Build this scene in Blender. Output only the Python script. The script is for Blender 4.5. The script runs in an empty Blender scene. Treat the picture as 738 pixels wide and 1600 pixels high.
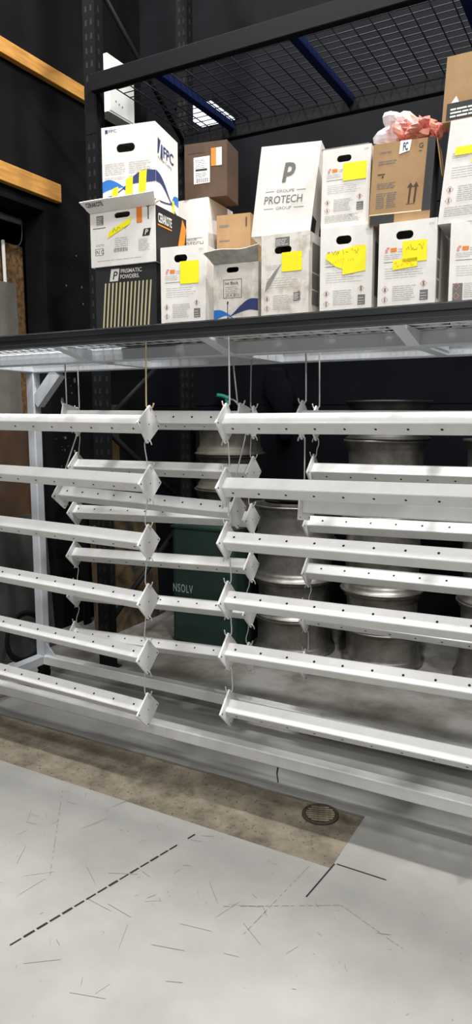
import bpy, bmesh, math, random
from mathutils import Vector, Matrix
random.seed(7)
R = math.radians
scene = bpy.context.scene
COL = scene.collection

# ------------------------------------------------------------------ camera
cam_d = bpy.data.cameras.new('camera'); cam = bpy.data.objects.new('camera', cam_d)
COL.objects.link(cam); scene.camera = cam
cam.location = (0, 0, 1.65)
cam.rotation_euler = (R(90 - 7.663), 0, R(28.943))
cam_d.sensor_fit = 'HORIZONTAL'; cam_d.sensor_width = 36
cam_d.lens = 36 * 1100 / 738
cam_d.clip_start = .05; cam_d.clip_end = 60

# ------------------------------------------------------------------ world, lamps, exposure
world = bpy.data.worlds.new('hall_air'); scene.world = world
world.use_nodes = True
wb = world.node_tree.nodes['Background']
wb.inputs[0].default_value = (.80, .86, .95, 1); wb.inputs[1].default_value = .05

def lamp(loc, power, size, target, col=(1, .985, .965), size_y=None):
    d = bpy.data.lights.new('high_bay_lamp', 'AREA'); d.energy = power; d.color = col
    d.shape = 'RECTANGLE'; d.size = size; d.size_y = size_y or size
    o = bpy.data.objects.new('high_bay_lamp', d); COL.objects.link(o)
    o.location = loc
    v = Vector(target) - Vector(loc)
    o.rotation_euler = v.to_track_quat('-Z', 'Y').to_euler()
    return o
for x_, p_ in ((-3.0, 85), (-.7, 255), (1.9, 265)):      # row of lamps over the aisle edge of the storage frame
    lamp((x_, 2.12, 6.3), p_, .3, (x_ - .3, 2.5, 0))
lamp((-3.2, 2.95, 6.3), 95, .26, (-1.9, 2.8, 1.0))
lamp((1.0, .5, 6.2), 115, .4, (-1.2, 2.5, .6))
lamp((-2.8, .4, 6.2), 60, .4, (-1.8, 2.5, .8))
lamp((-2.2, -2.2, 6.0), 50, .6, (-1.4, 2.6, 1.0))
lamp((1.8, -2.2, 6.0), 70, .6, (-1.0, 2.6, 1.0))
lamp((-1.0, -6.4, 5.3), 120, .7, (-1.4, 2.8, 1.3))      # next row of lamps down the hall
lamp((3.4, -6.0, 5.3), 150, .7, (-1.0, 2.8, 1.3))

vs = scene.view_settings
vs.view_transform = 'Standard'; vs.look = 'None'; vs.gamma = 1; vs.use_curve_mapping = False
vs.exposure = -0.05

# ------------------------------------------------------------------ materials
def lin(c):
    def f(v):
        v /= 255.
        return v / 12.92 if v <= .04045 else ((v + .055) / 1.055) ** 2.4
    return (f(c[0]), f(c[1]), f(c[2]), 1)

MATS = {}
def mat(name, rgb, rough=.5, metal=0., var=0., scale=6., rgb2=None, bump=0., bscale=60., coat=0., lo=.35, hi=.65, detail=6., stretch=None):
    if name in MATS: return MATS[name]
    m = bpy.data.materials.new(name); m.use_nodes = True
    nt = m.node_tree; b = nt.nodes['Principled BSDF']
    b.inputs['Base Color'].default_value = lin(rgb); b.inputs['Roughness'].default_value = rough
    b.inputs['Metallic'].default_value = metal
    if coat: b.inputs['Coat Weight'].default_value = coat
    need = rgb2 is not None or bump
    if need:
        tc = nt.nodes.new('ShaderNodeTexCoord'); mp = nt.nodes.new('ShaderNodeMapping')
        nt.links.new(tc.outputs['Object'], mp.inputs[0])
        if stretch: mp.inputs['Scale'].default_value = stretch
    if rgb2 is not None:
        n = nt.nodes.new('ShaderNodeTexNoise'); n.inputs['Scale'].default_value = scale; n.inputs['Detail'].default_value = detail
        n.inputs['Roughness'].default_value = .65
        nt.links.new(mp.outputs[0], n.inputs['Vector'])
        cr = nt.nodes.new('ShaderNodeValToRGB')
        cr.color_ramp.elements[0].position = lo; cr.color_ramp.elements[1].position = hi
        cr.color_ramp.elements[0].color = lin(rgb2); cr.color_ramp.elements[1].color = lin(rgb)
        nt.links.new(n.outputs[0], cr.inputs[0]); nt.links.new(cr.outputs[0], b.inputs['Base Color'])
    if bump:
        n2 = nt.nodes.new('ShaderNodeTexNoise'); n2.inputs['Scale'].default_value = bscale; n2.inputs['Detail'].default_value = 5
        nt.links.new(mp.outputs[0], n2.inputs['Vector'])
        bp = nt.nodes.new('ShaderNodeBump'); bp.inputs['Strength'].default_value = bump; bp.inputs['Distance'].default_value = .004
        nt.links.new(n2.outputs[0], bp.inputs['Height']); nt.links.new(bp.outputs[0], b.inputs['Normal'])
    MATS[name] = m
    return m

def emit(name, rgb, s):
    m = bpy.data.materials.new(name); m.use_nodes = True
    b = m.node_tree.nodes['Principled BSDF']
    b.inputs['Emission Color'].default_value = lin(rgb); b.inputs['Emission Strength'].default_value = s
    MATS[name] = m; return m

mat('bar_white', (224, 224, 222), .3, rgb2=(214, 214, 213), scale=9)
mat('frame_white', (200, 204, 210), .42, rgb2=(188, 193, 199), scale=5)
mat('rail_white', (222, 222, 220), .4, rgb2=(208, 209, 208), scale=6)
mat('mesh_white', (188, 192, 196), .45)
mat('wire_steel', (196, 198, 196), .4, .35)
mat('wire_tan', (176, 160, 118), .5, .1)
mat('hole_dark', (22, 22, 22), .8)
mat('beam_black', (44, 46, 48), .42, rgb2=(33, 34, 36), scale=3, stretch=(1, 8, 8))
mat('beam_edge', (96, 98, 98), .5, rgb2=(60, 60, 60), scale=20)
mat('carton_white', (234, 232, 228), .75, rgb2=(222, 218, 211), scale=7, bump=.08, bscale=30)
mat('carton_worn', (224, 219, 210), .8, rgb2=(180, 170, 155), scale=11, bump=.12, bscale=25, lo=.33, hi=.52)
mat('carton_kraft', (172, 139, 99), .8, rgb2=(154, 121, 83), scale=6, bump=.05)
mat('carton_brown', (84, 63, 46), .8, rgb2=(68, 50, 36), scale=6)
mat('carton_black', (40, 39, 40), .55, rgb2=(28, 27, 28), scale=8)
mat('carton_flap', (186, 182, 174), .75, rgb2=(150, 145, 135), scale=14)
mat('carton_grey', (150, 150, 148), .7, rgb2=(120, 120, 118), scale=8)
mat('ink_black', (34, 33, 34), .7)
mat('ink_grey', (190, 187, 183), .8)
mat('ink_mid', (112, 110, 108), .8)
mat('ink_white', (214, 212, 206), .7)
mat('ink_cream', (196, 184, 146), .7)
mat('ink_red', (214, 138, 136), .7)
mat('ink_orange', (226, 128, 38), .7)
mat('ink_navy', (42, 54, 104), .7)
mat('ink_blue', (34, 110, 190), .7)
mat('ink_brown', (70, 50, 38), .7)
mat('scuff', (122, 119, 112), .7)
mat('paper_white', (235, 235, 232), .7)
mat('sticker_yellow', (244, 232, 10), .6)
mat('sticker_orange', (228, 122, 30), .6)
mat('tape_clear', (206, 180, 140), .2)
mat('pink_plastic', (226, 120, 122), .35, rgb2=(208, 150, 128), scale=30, bump=.4, bscale=40)
mat('alloy', (150, 148, 142), .42, .85, rgb2=(104, 101, 95), scale=6, bump=.05, bscale=30)
mat('alloy_dark', (74, 73, 70), .5, .6, rgb2=(48, 47, 45), scale=6)
mat('alloy_dusty', (100, 96, 85), .6, .45, rgb2=(62, 60, 54), scale=5)
mat('tank_green', (14, 42, 35), .6, rgb2=(10, 31, 26), scale=5)
mat('tank_ink', (128, 142, 134), .7)
mat('wall_black', (22, 21, 22), .75, rgb2=(17, 16, 18), scale=3)
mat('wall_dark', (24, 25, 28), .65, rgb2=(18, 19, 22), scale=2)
mat('wall_dark_shaded', (11, 13, 18), .75, rgb2=(8, 10, 14), scale=2)  # darker copy of the back wall colour, with the shelf's shade in it
mat('ceiling_grey', (60, 61, 64), .8)
mat('upright_black', (24, 25, 27), .5)
mat('rack_navy', (22, 30, 62), .45)
mat('deck_wire', (38, 40, 50), .5, .3)
mat('timber', (196, 146, 72), .65, rgb2=(168, 116, 52), scale=9, stretch=(6, .6, 6))
mat('timber_dark', (84, 63, 37), .7, rgb2=(58, 43, 26), scale=9, stretch=(6, 6, .6))
mat('osb', (118, 87, 50), .8, rgb2=(62, 44, 27), scale=26, bump=.3, bscale=40, lo=.38, hi=.6)
mat('brown_board', (70, 49, 30), .7, rgb2=(52, 36, 22), scale=5)
mat('plywood_dirty', (90, 73, 48), .75, rgb2=(26, 23, 19), scale=5.5, lo=.36, hi=.58)
mat('sheet_grey', (112, 108, 100), .55, rgb2=(92, 90, 85), scale=4)
mat('sheet_black', (38, 36, 33), .7, rgb2=(24, 23, 22), scale=8)
mat('sheet_dark', (70, 70, 68), .6, rgb2=(44, 44, 43), scale=4)
mat('rubber', (20, 20, 21), .6)
mat('navy_cloth', (9, 11, 17), .9)
mat('teal_plastic', (30, 110, 98), .5)
mat('rail_grey', (196, 198, 200), .5)
mat('pipe_grey', (120, 122, 124), .4, .6)
mat('dark_concrete', (118, 117, 113), .7, rgb2=(72, 68, 60), scale=2.2, lo=.35, hi=.62)  # darker mottled grey-brown for the rear strip of floor
mat('grate_dark', (58, 52, 44), .7)
mat('grate_iron', (190, 178, 156), .6, .4, rgb2=(110, 100, 84), scale=30)
mat('pit_black', (14, 13, 12), .9)
for n_ in ('wall_dark', 'wall_dark_shaded', 'wall_black', 'upright_black', 'rack_navy', 'navy_cloth', 'sheet_black', 'rubber'): MATS[n_].node_tree.nodes['Principled BSDF'].inputs['Specular IOR Level'].default_value = .07
emit('lamp_glow', (235, 240, 250), 2.2)

# painted floor
def floor_mat():
    m = bpy.data.materials.new('floor_paint'); m.use_nodes = True; nt = m.node_tree; b = nt.nodes['Principled BSDF']
    N = nt.nodes.new; Lk = nt.links.new
    tc = N('ShaderNodeTexCoord')
    n1 = N('ShaderNodeTexNoise'); n1.inputs['Scale'].default_value = 2.2; n1.inputs['Detail'].default_value = 8; n1.inputs['Roughness'].default_value = .6
    Lk(tc.outputs['Object'], n1.inputs['Vector'])
    c1 = N('ShaderNodeValToRGB'); c1.color_ramp.elements[0].position = .3; c1.color_ramp.elements[1].position = .7
    c1.color_ramp.elements[0].color = lin((138, 137, 133)); c1.color_ramp.elements[1].color = lin((160, 159, 155))
    Lk(n1.outputs[0], c1.inputs[0])
    # scuff streaks
    mp = N('ShaderNodeMapping'); mp.inputs['Scale'].default_value = (3, 22, 1); mp.inputs['Rotation'].default_value = (0, 0, R(35))
    Lk(tc.outputs['Object'], mp.inputs[0])
    n2 = N('ShaderNodeTexNoise'); n2.inputs['Scale'].default_value = 2.0; n2.inputs['Detail'].default_value = 9; n2.inputs['Roughness'].default_value = .75
    Lk(mp.outputs[0], n2.inputs['Vector'])
    c2 = N('ShaderNodeValToRGB'); c2.color_ramp.elements[0].position = .66; c2.color_ramp.elements[1].position = .80
    Lk(n2.outputs[0], c2.inputs[0])
    mx = N('ShaderNodeMix'); mx.data_type = 'RGBA'
    Lk(c2.outputs[0], mx.inputs[0]); Lk(c1.outputs[0], mx.inputs[6]); mx.inputs[7].default_value = lin((112, 108, 100))
    # specks
    n3 = N('ShaderNodeTexNoise'); n3.inputs['Scale'].default_value = 45; n3.inputs['Detail'].default_value = 2
    Lk(tc.outputs['Object'], n3.inputs['Vector'])
    c3 = N('ShaderNodeValToRGB'); c3.color_ramp.elements[0].position = .72; c3.color_ramp.elements[1].position = .78
    Lk(n3.outputs[0], c3.inputs[0])
    mx2 = N('ShaderNodeMix'); mx2.data_type = 'RGBA'
    Lk(c3.outputs[0], mx2.inputs[0]); Lk(mx.outputs[2], mx2.inputs[6]); mx2.inputs[7].default_value = lin((128, 124, 116))
    Lk(mx2.outputs[2], b.inputs['Base Color'])
    b.inputs['Roughness'].default_value = .48
    b.inputs['Specular IOR Level'].default_value = .3; MATS['floor_paint'] = m
floor_mat()
def patch_mat():
    m = bpy.data.materials.new('raw_concrete'); m.use_nodes = True; nt = m.node_tree; b = nt.nodes['Principled BSDF']
    N = nt.nodes.new; Lk = nt.links.new
    tc = N('ShaderNodeTexCoord')
    n1 = N('ShaderNodeTexNoise'); n1.inputs['Scale'].default_value = 5; n1.inputs['Detail'].default_value = 10; n1.inputs['Roughness'].default_value = .72
    Lk(tc.outputs['Object'], n1.inputs['Vector'])
    c1 = N('ShaderNodeValToRGB'); e = c1.color_ramp.elements
    e[0].position = .32; e[0].color = lin((70, 63, 52)); e[1].position = .72; e[1].color = lin((148, 138, 120))
    Lk(n1.outputs[0], c1.inputs[0])
    v = N('ShaderNodeTexVoronoi'); v.inputs['Scale'].default_value = 38
    Lk(tc.outputs['Object'], v.inputs['Vector'])
    c2 = N('ShaderNodeValToRGB'); c2.color_ramp.elements[0].position = .10; c2.color_ramp.elements[1].position = .22
    c2.color_ramp.elements[0].color = (1, 1, 1, 1); c2.color_ramp.elements[1].color = (0, 0, 0, 1)
    Lk(v.outputs['Distance'], c2.inputs[0])
    mx = N('ShaderNodeMix'); mx.data_type = 'RGBA'
    Lk(c2.outputs[0], mx.inputs[0]); Lk(c1.outputs[0], mx.inputs[6]); mx.inputs[7].default_value = lin((74, 66, 54))
    Lk(mx.outputs[2], b.inputs['Base Color']); b.inputs['Roughness'].default_value = .85
    bp = N('ShaderNodeBump'); bp.inputs['Strength'].default_value = .5; bp.inputs['Distance'].default_value = .006
    Lk(n1.outputs[0], bp.inputs['Height']); Lk(bp.outputs[0], b.inputs['Normal'])
    MATS['raw_concrete'] = m
patch_mat()

# ------------------------------------------------------------------ mesh helpers
class MB:
    def __init__(s): s.v = []; s.f = []; s.sm = []
    def add(s, vs, fs, smooth=False):
        n = len(s.v); s.v += [tuple(v) for v in vs]
        for f in fs: s.f.append([i + n for i in f]); s.sm.append(smooth)
        return s
    def box(s, a, b):
        x0, y0, z0 = a; x1, y1, z1 = b
        return s.add([(x0,y0,z0),(x1,y0,z0),(x1,y1,z0),(x0,y1,z0),(x0,y0,z1),(x1,y0,z1),(x1,y1,z1),(x0,y1,z1)],
            [(0,3,2,1),(4,5,6,7),(0,1,5,4),(1,2,6,5),(2,3,7,6),(3,0,4,7)])
    def cbox(s, a, b, c=.004):            # box with chamfered long edges (prism along its longest axis)
        x0, y0, z0 = a; x1, y1, z1 = b
        d = [x1-x0, y1-y0, z1-z0]; k = d.index(max(d))
        o = [i for i in range(3) if i != k]
        lo = [a[i] for i in o]; hi = [b[i] for i in o]
        prof = [(lo[0]+c,lo[1]),(hi[0]-c,lo[1]),(hi[0],lo[1]+c),(hi[0],hi[1]-c),(hi[0]-c,hi[1]),(lo[0]+c,hi[1]),(lo[0],hi[1]-c),(lo[0],lo[1]+c)]
        vs = []
        for t in (a[k], b[k]):
            for p in prof:
                q = [0,0,0]; q[k] = t; q[o[0]] = p[0]; q[o[1]] = p[1]; vs.append(q)
        n = len(prof)
        fs = [tuple(range(n)), tuple(range(2*n-1, n-1, -1))] + [(i, i+n, (i+1) % n + n, (i+1) % n) for i in range(n)]
        return s.add(vs, fs)
    def prism(s, prof, axis, t0, t1, smooth=False):   # prof: 2D points in the two other axes
        o = [i for i in range(3) if i != axis]; vs = []
        for t in (t0, t1):
            for p in prof:
                q = [0,0,0]; q[axis] = t; q[o[0]] = p[0]; q[o[1]] = p[1]; vs.append(q)
        n = len(prof)
        s.add(vs, [tuple(range(n)), tuple(range(2*n-1, n-1, -1))])
        k = len(s.v) - 2*n
        for i in range(n):
            s.f.append([k+i, k+i+n, k+(i+1) % n+n, k+(i+1) % n]); s.sm.append(smooth)
        return s
    def tube(s, pts, r, seg=7, closed=False):
        pts = [Vector(p) for p in pts]; n = len(pts); base = len(s.v)
        up = Vector((.13, .31, .94))
        for i, p in enumerate(pts):
            a = pts[(i-1) % n] if (closed or i > 0) else p; b = pts[(i+1) % n] if (closed or i < n-1) else p
            t = (b - a).normalized()
            u = t.cross(up)
            if u.length < 1e-3: u = t.cross(Vector((1, 0, 0)))
            u.normalize(); w = t.cross(u)
            for k in range(seg):
                an = 2*math.pi*k/seg
                s.v.append(tuple(p + r*(math.cos(an)*u + math.sin(an)*w)))
        m = n if closed else n - 1
        for i in range(m):
            for k in range(seg):
                a = base + i*seg + k; b = base + i*seg + (k+1) % seg
                c = base + ((i+1) % n)*seg + (k+1) % seg; d = base + ((i+1) % n)*seg + k
                s.f.append([a, b, c, d]); s.sm.append(True)
        if not closed:
            s.f.append([base + k for k in range(seg)][::-1]); s.sm.append(False)
            s.f.append([base + (n-1)*seg + k for k in range(seg)]); s.sm.append(False)
        return s
    def lathe(s, prof, c=(0, 0, 0), seg=48, closed=True):
        base = len(s.v); n = len(prof)
        for i in range(seg):
            a = 2*math.pi*i/seg
            for r, z in prof: s.v.append((c[0] + r*math.cos(a), c[1] + r*math.sin(a), c[2] + z))
        for i in range(seg):
            j = (i+1) % seg
            for k in range(n if closed else n-1):
                k2 = (k+1) % n
                s.f.append([base+i*n+k, base+j*n+k, base+j*n+k2, base+i*n+k2]); s.sm.append(True)
        return s
    def disc(s, c, u, w, r, seg=8):
        c = Vector(c); u = Vector(u); w = Vector(w)
        return s.add([c + r*(math.cos(2*math.pi*k/seg)*u + math.sin(2*math.pi*k/seg)*w) for k in range(seg)], [tuple(range(seg))])
    def mesh(s, name, m):
        me = bpy.data.meshes.new(name); me.from_pydata(s.v, [], s.f)
        me.polygons.foreach_set('use_smooth', s.sm)
        if m: me.materials.append(MATS[m])
        me.update(); return me
    def build(s, name, m, parent=None, fix=True):
        me = s.mesh(name, m)
        if fix:
            b = bmesh.new(); b.from_mesh(me); bmesh.ops.recalc_face_normals(b, faces=b.faces); b.to_mesh(me); b.free()
        return link(name, me, parent)

def link(name, me, parent=None):
    o = bpy.data.objects.new(name, me); COL.objects.link(o)
    if parent is not None: o.parent = parent
    return o
def tag(o, label=None, cat=None, group=None, kind=None):
    if label: o['label'] = label
    if cat: o['category'] = cat
    if group: o['group'] = group
    if kind: o['kind'] = kind
    return o
def empty(name, loc=(0, 0, 0), rot=(0, 0, 0)):
    o = bpy.data.objects.new(name, None); COL.objects.link(o); o.location = loc; o.rotation_euler = rot
    o.empty_display_size = .1
    return o
def smooth_path(P, n=5):
    P = [Vector(p) for p in P]; out = []
    Q = [2*P[0]-P[1]] + P + [2*P[-1]-P[-2]]
    for i in range(1, len(Q)-2):
        a, b, c, d = Q[i-1:i+3]
        for k in range(n):
            t = k/n
            out.append(.5*((2*b) + (c-a)*t + (2*a-5*b+4*c-d)*t*t + (3*b-a-3*c+d)*t**3))
    out.append(P[-1]); return out
def text_mesh(body, size, spacing=1., shear=0., bold=0.):
    c = bpy.data.curves.new('t', 'FONT'); c.body = body; c.size = size; c.space_character = spacing; c.shear = shear; c.offset = bold
    c.resolution_u = 3
    o = bpy.data.objects.new('t', c); COL.objects.link(o)
    dg = bpy.context.evaluated_depsgraph_get()
    me = bpy.data.meshes.new_from_object(o.evaluated_get(dg))
    vs = [(v.co.x, v.co.y) for v in me.vertices]; fs = [tuple(p.vertices) for p in me.polygons]
    bpy.data.objects.remove(o); bpy.data.curves.remove(c); bpy.data.meshes.remove(me)
    return vs, fs

# ================================================================== SETTING
# floor: painted slab with a rectangular opening filled by the raw concrete patch
PX1, PY0, PY1 = -.855, 2.27, 2.66
m = MB()
xs = [-9, PX1, 7]; ys = [-6, PY0, PY1, 3.3]
for i in range(2):
    for j in range(3):
        if i == 0 and j == 1: continue
        m.add([(xs[i], ys[j], 0), (xs[i+1], ys[j], 0), (xs[i+1], ys[j+1], 0), (xs[i], ys[j+1], 0)], [(0, 1, 2, 3)])
m2 = MB(); m2.add([(-9, 3.3, .0), (7, 3.3, .0), (7, 5.2, 0), (-9, 5.2, 0)], [(0, 1, 2, 3)])
floor = tag(m.build('floor', 'floor_paint'), 'light grey painted concrete floor with scuffs and saw cuts', kind='structure')
tag(m2.build('rear_concrete', 'dark_concrete', floor), 'dark concrete floor behind the storage frame')
m = MB(); nx, ny = 60, 8
random.seed(3)
def pz(i, j):
    if i in (0, nx) or j in (0, ny): return -.002
    return -.004 + random.uniform(-.003, .002)
pv = []
for i in range(nx+1):
    for j in range(ny+1):
        jx = random.uniform(-.006, .006) if j in (0,) else 0
        pv.append((-5 + (PX1+5)*i/nx, PY0 + (PY1-PY0)*j/ny, pz(i, j)))
# leave a square gap for the drain pit
DX, DY, DR = -1.025, 2.585, .062
m.add(pv, [(i*(ny+1)+j, (i+1)*(ny+1)+j, (i+1)*(ny+1)+j+1, i*(ny+1)+j+1) for i in range(nx) for j in range(ny)], True)
patch = m.build('concrete_patch', 'raw_concrete', floor)
tag(patch, 'bare brown concrete strip let into the painted floor')
# lighter paint lip along the rear edge of the patch
MB().box((-5, PY1-.012, -.003), (PX1, PY1, .001)).build('paint_lip', 'sheet_grey', floor)
# saw cuts and scratches: thin dark strips
def strip(mb, a, b, w, z=.0012):
    a = Vector((*a, z)); b = Vector((*b, z)); d = (b-a).normalized(); n = Vector((-d.y, d.x, 0))*w/2
    mb.add([a-n, b-n, b+n, a+n], [(0, 1, 2, 3)])
m = MB()
a, b = Vector((-1.60, 1.42)), Vector((-1.394, 2.262)); n = 18
for k in range(n):
    if k in (15, 17): continue
    p = a.lerp(b, k/n); q = a.lerp(b, (k+.82)/n)
    strip(m, p, q, random.uniform(.006, .011))
strip(m, (-.852, 2.30), (-.872, 2.08), .006); strip(m, (-.845, 2.303), (-.655, 2.303), .006)
strip(m, (-1.376, 2.92), (-1.33, 2.80), .008); strip(m, (-1.33, 2.80), (-1.29, 2.73), .006)
tag(m.build('saw_cut', 'hole_dark', floor), kind='stuff')
m = MB(); random.seed(11)
for k in range(140):
    x = random.uniform(-2.6, -.3); y = random.uniform(1.2, 2.24); an = random.choice([.5, 1.2, 2.2, 2.6, .1]) + random.uniform(-.3, .3)
    l = random.choice([.012, .02, .03, .05, .11])
    strip(m, (x, y), (x+l*math.cos(an), y+l*math.sin(an)), random.uniform(.001, .0022))
for (p, q) in (((-2.10, 2.2), (-1.72, 1.72)), ((-.93, 2.24), (-.98, 1.8)), ((-1.1, 1.9), (-.75, 2.1)), ((-.75, 2.1), (-.5, 2.0))):
    p = Vector(p); q = Vector(q)
    for k in range(14):
        strip(m, p.lerp(q, k/14), p.lerp(q, (k+random.uniform(.3, .9))/14), .003)
tag(m.build('floor_scratches', 'scuff', floor), kind='stuff')

# floor drain
dr = tag(empty('floor_drain', (DX, DY, 0)), 'round slotted metal floor drain in the bare concrete strip', 'drain')
m = MB(); m.lathe([(DR+.016, -.001), (DR+.014, .004), (DR, .004), (DR, -.003)], seg=36); m.build('rim', 'grate_dark', dr)
MB().lathe([(.0005, .0005), (DR, .0005), (DR, -.006), (.0005, -.006)], seg=32).build('pit', 'pit_black', dr)
for k in range(7):
    y = -.049 + k*.0163; hw = math.sqrt(max(DR*DR - y*y, 0))*.98
    o = MB().box((-hw, -.0034, .0008), (hw, .0034, .0045)).build('grate_bar', 'grate_iron', dr)
    o.location = (0, y, 0)
dr.rotation_euler = (0, 0, R(22))

# left wall with the opening, back wall, ceiling
WX = -3.8
m = MB()
m.box((WX-.2, 4.0, 0), (WX, 7.0, 7)); m.box((WX-.2, .6, 3.13), (WX, 4.0, 7)); m.box((WX-.2, -6, 0), (WX, .6, 7))
tag(m.build('wall_left', 'wall_black'), kind='structure')
m = MB(); m.box((WX-1.3, .4, 0), (WX-1.2, 4.4, 3.6)); m.box((WX-1.2, 4.3, 0), (WX-.2, 4.4, 3.6)); m.box((WX-1.3, .4, 3.5), (WX-.2, 4.4, 3.6))
tag(m.build('wall_alcove', 'wall_black'), kind='structure')
bw = tag(MB().box((WX, 5.2, 0), (7, 5.3, 7)).build('wall_back', 'wall_dark'), kind='structure')
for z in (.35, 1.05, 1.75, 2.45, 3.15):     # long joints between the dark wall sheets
    MB().box((WX, 5.192, z), (7, 5.2, z+.69)).build('wall_sheet', 'wall_dark' if z > 2.3 else 'wall_dark_shaded', bw)  # lower sheets have the shade below the shelf put into their colour
tag(MB().box((-9, -6, 7), (7, 10, 7.1)).build('ceiling', 'ceiling_grey'), kind='structure')
tag(MB().box((7, -6, 0), (7.1, 10, 7)).build('wall_right', 'ceiling_grey'), kind='structure')

tr = tag(empty('unseen_shadow_tray', (-1, 2.12, 4.4)), kind='structure')  # unseen tray under the lamp row, added to cast a soft floor shadow
MB().box((-6, -.05, 0), (6, .05, .006)).build('tray_floor', 'pipe_grey', tr)
for y in (-.05, .046): MB().box((-6, y, 0), (6, y+.004, .05)).build('tray_side', 'pipe_grey', tr)
for x in (-2.4, 0, 2.4, 4.8): MB().tube([(x, 0, .006), (x, 0, 2.6)], .006, 6).build('hanger_rod', 'pipe_grey', tr)
# paint flecks on the left wall
m = MB(); random.seed(5)
for k in range(60):
    y = random.gauss(4.17, .04) if k < 34 else random.uniform(4.05, 5.0); z = random.uniform(.9, 2.0) if k < 34 else random.uniform(.8, 3.0)
    r = random.uniform(.002, .007 if k > 12 else .018)
    m.disc((WX+.0015, y, z), (0, 1, 0), (0, 0, random.uniform(.8, 1.8)), r, 6)
tag(m.build('paint_flecks', 'sheet_grey', bpy.data.objects['wall_left']), kind='stuff')

# ================================================================== STORAGE FRAME
FX0, FX1 = -3.165, 1.25
fr = tag(empty('steel_storage_frame', ((FX0+FX1)/2, 2.8, 0)), 'white welded tube frame with wire mesh shelf and black front beam', 'rack')
ox, oy = (FX0+FX1)/2, 2.8
def fb(name, a, b, mt='frame_white', c=.005):
    return MB().cbox((a[0]-ox, a[1]-oy, a[2]), (b[0]-ox, b[1]-oy, b[2]), c).build(name, mt, fr)
T = .06
BZ0, BZ1 = .115, .173
fb('base_rail', (FX0, 2.655, BZ0), (FX1, 2.655+T, BZ1), 'rail_white'); fb('base_rail', (FX0+T, 3.128, BZ0), (FX1, 3.128+T, BZ1), 'rail_white')
fb('base_crossbar', (FX0, 2.655+T, BZ0), (FX0+T, 3.188, BZ1)); fb('base_crossbar', (FX1-T, 2.655+T, BZ0), (FX1, 3.128, BZ1))
TZ0, TZ1 = 1.91, 1.968
fb('top_rail', (FX0, 2.655, TZ0), (FX1, 2.655+T, TZ1)); fb('top_rail', (FX0, 3.128, TZ0), (FX1, 3.128+T, TZ1))
for xr in (-.69, -1.47, -2.25, .09, .87):
    MB().prism([(2.43-oy, TZ1-.006), (2.43-oy, TZ1-.002), (3.128-oy, TZ1-.002), (3.128-oy, TZ0+.002), (2.655-oy, TZ0+.002)], 0, xr-.05-ox, xr-ox).build('shelf_crossbar', 'frame_white', fr)
for x in (FX0, FX1-T):
    fb('post', (x, 3.128, BZ1), (x+T, 3.128+T, TZ0)); fb('post', (x, 2.655, BZ1), (x+T, 2.655+T, TZ0))
    MB().prism([(2.43-oy, TZ1-.006), (2.43-oy, TZ1-.002), (2.655-oy, TZ1-.002), (2.655-oy, TZ0+.002)], 0, x-ox, x+T-ox).build('shelf_crossbar', 'frame_white', fr); fb('shelf_crossbar', (x, 2.655+T, TZ0+.002), (x+T, 3.128, TZ1-.002))
# diagonal brace at the back left post
def brace(x0, z0, x1, z1, y0, y1, w):
    d = Vector((x1-x0, z1-z0)).normalized(); n = Vector((-d.y, d.x))*w/2
    p = [Vector((x0, z0))-n, Vector((x1, z1))-n, Vector((x1, z1))+n, Vector((x0, z0))+n]
    return MB().prism([(q.x-ox, q.y) for q in p], 1, y0-oy, y1-oy).build('corner_brace', 'frame_white', fr)
brace(-3.105, 1.735, -2.93, 1.91, 3.132, 3.184, .072)
brace(FX1-T, 1.735, FX1-T-.175, 1.91, 3.132, 3.184, .072)
MB().prism([(-3.105-ox, .173), (-3.03-ox, .173), (-3.105-ox, .25)], 1, 3.15-oy, 3.16-oy).build('gusset_plate', 'frame_white', fr)
# corner casters
for x in (FX0+.03, FX1-.03):
    for y in (2.685, 3.158):
        c = MB().box((x-ox-.025, y-oy-.03, .075), (x-ox+.025, y-oy+.03, BZ0)).build('caster', 'rubber', fr)
        w = MB().prism([(y-oy+.045*math.cos(2*math.pi*k/20), .045+.045*math.sin(2*math.pi*k/20)) for k in range(20)], 0, x-ox-.014, x-ox+.014, True).build('caster_wheel', 'rubber', c)
# black front beam (folded channel) with lighter worn top edge
BY0, BY1, BB, BT = 2.38, 2.43, 1.962, 2.020
prof = [(BY0-oy, BB), (BY1-oy, BB), (BY1-oy, BT), (BY0-oy, BT), (BY0-oy, BT-.024), (BY0-oy+.006, BT-.028), (BY0-oy+.006, BB+.016), (BY0-oy, BB+.012)]
MB().prism(prof, 0, FX0-ox, FX1-ox).build('front_beam', 'beam_black', fr)
MB().box((FX0-ox, BY0-oy-.001, BT-.0045), (FX1-ox, BY0-oy+.012, BT+.0008)).build('beam_edge', 'beam_edge', fr)
# welded wire mesh
m = MB(); MZ = 1.977; step = .0565
k = 0; x = FX0+.02
while x < FX1:
    m.tube([(x-ox, BY1-oy, MZ), (x-ox, 3.19-oy, MZ)], .0026, 5); x += step
y = BY1+.012
while y < 3.2:
    m.tube([(FX0-ox, y-oy, MZ-.004), (FX1-ox, y-oy, MZ-.004)], .0026, 5); y += .085
tag(m.build('wire_mesh', 'mesh_white', fr), kind='stuff')
SH = MZ + .0035      # shelf surface

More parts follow.
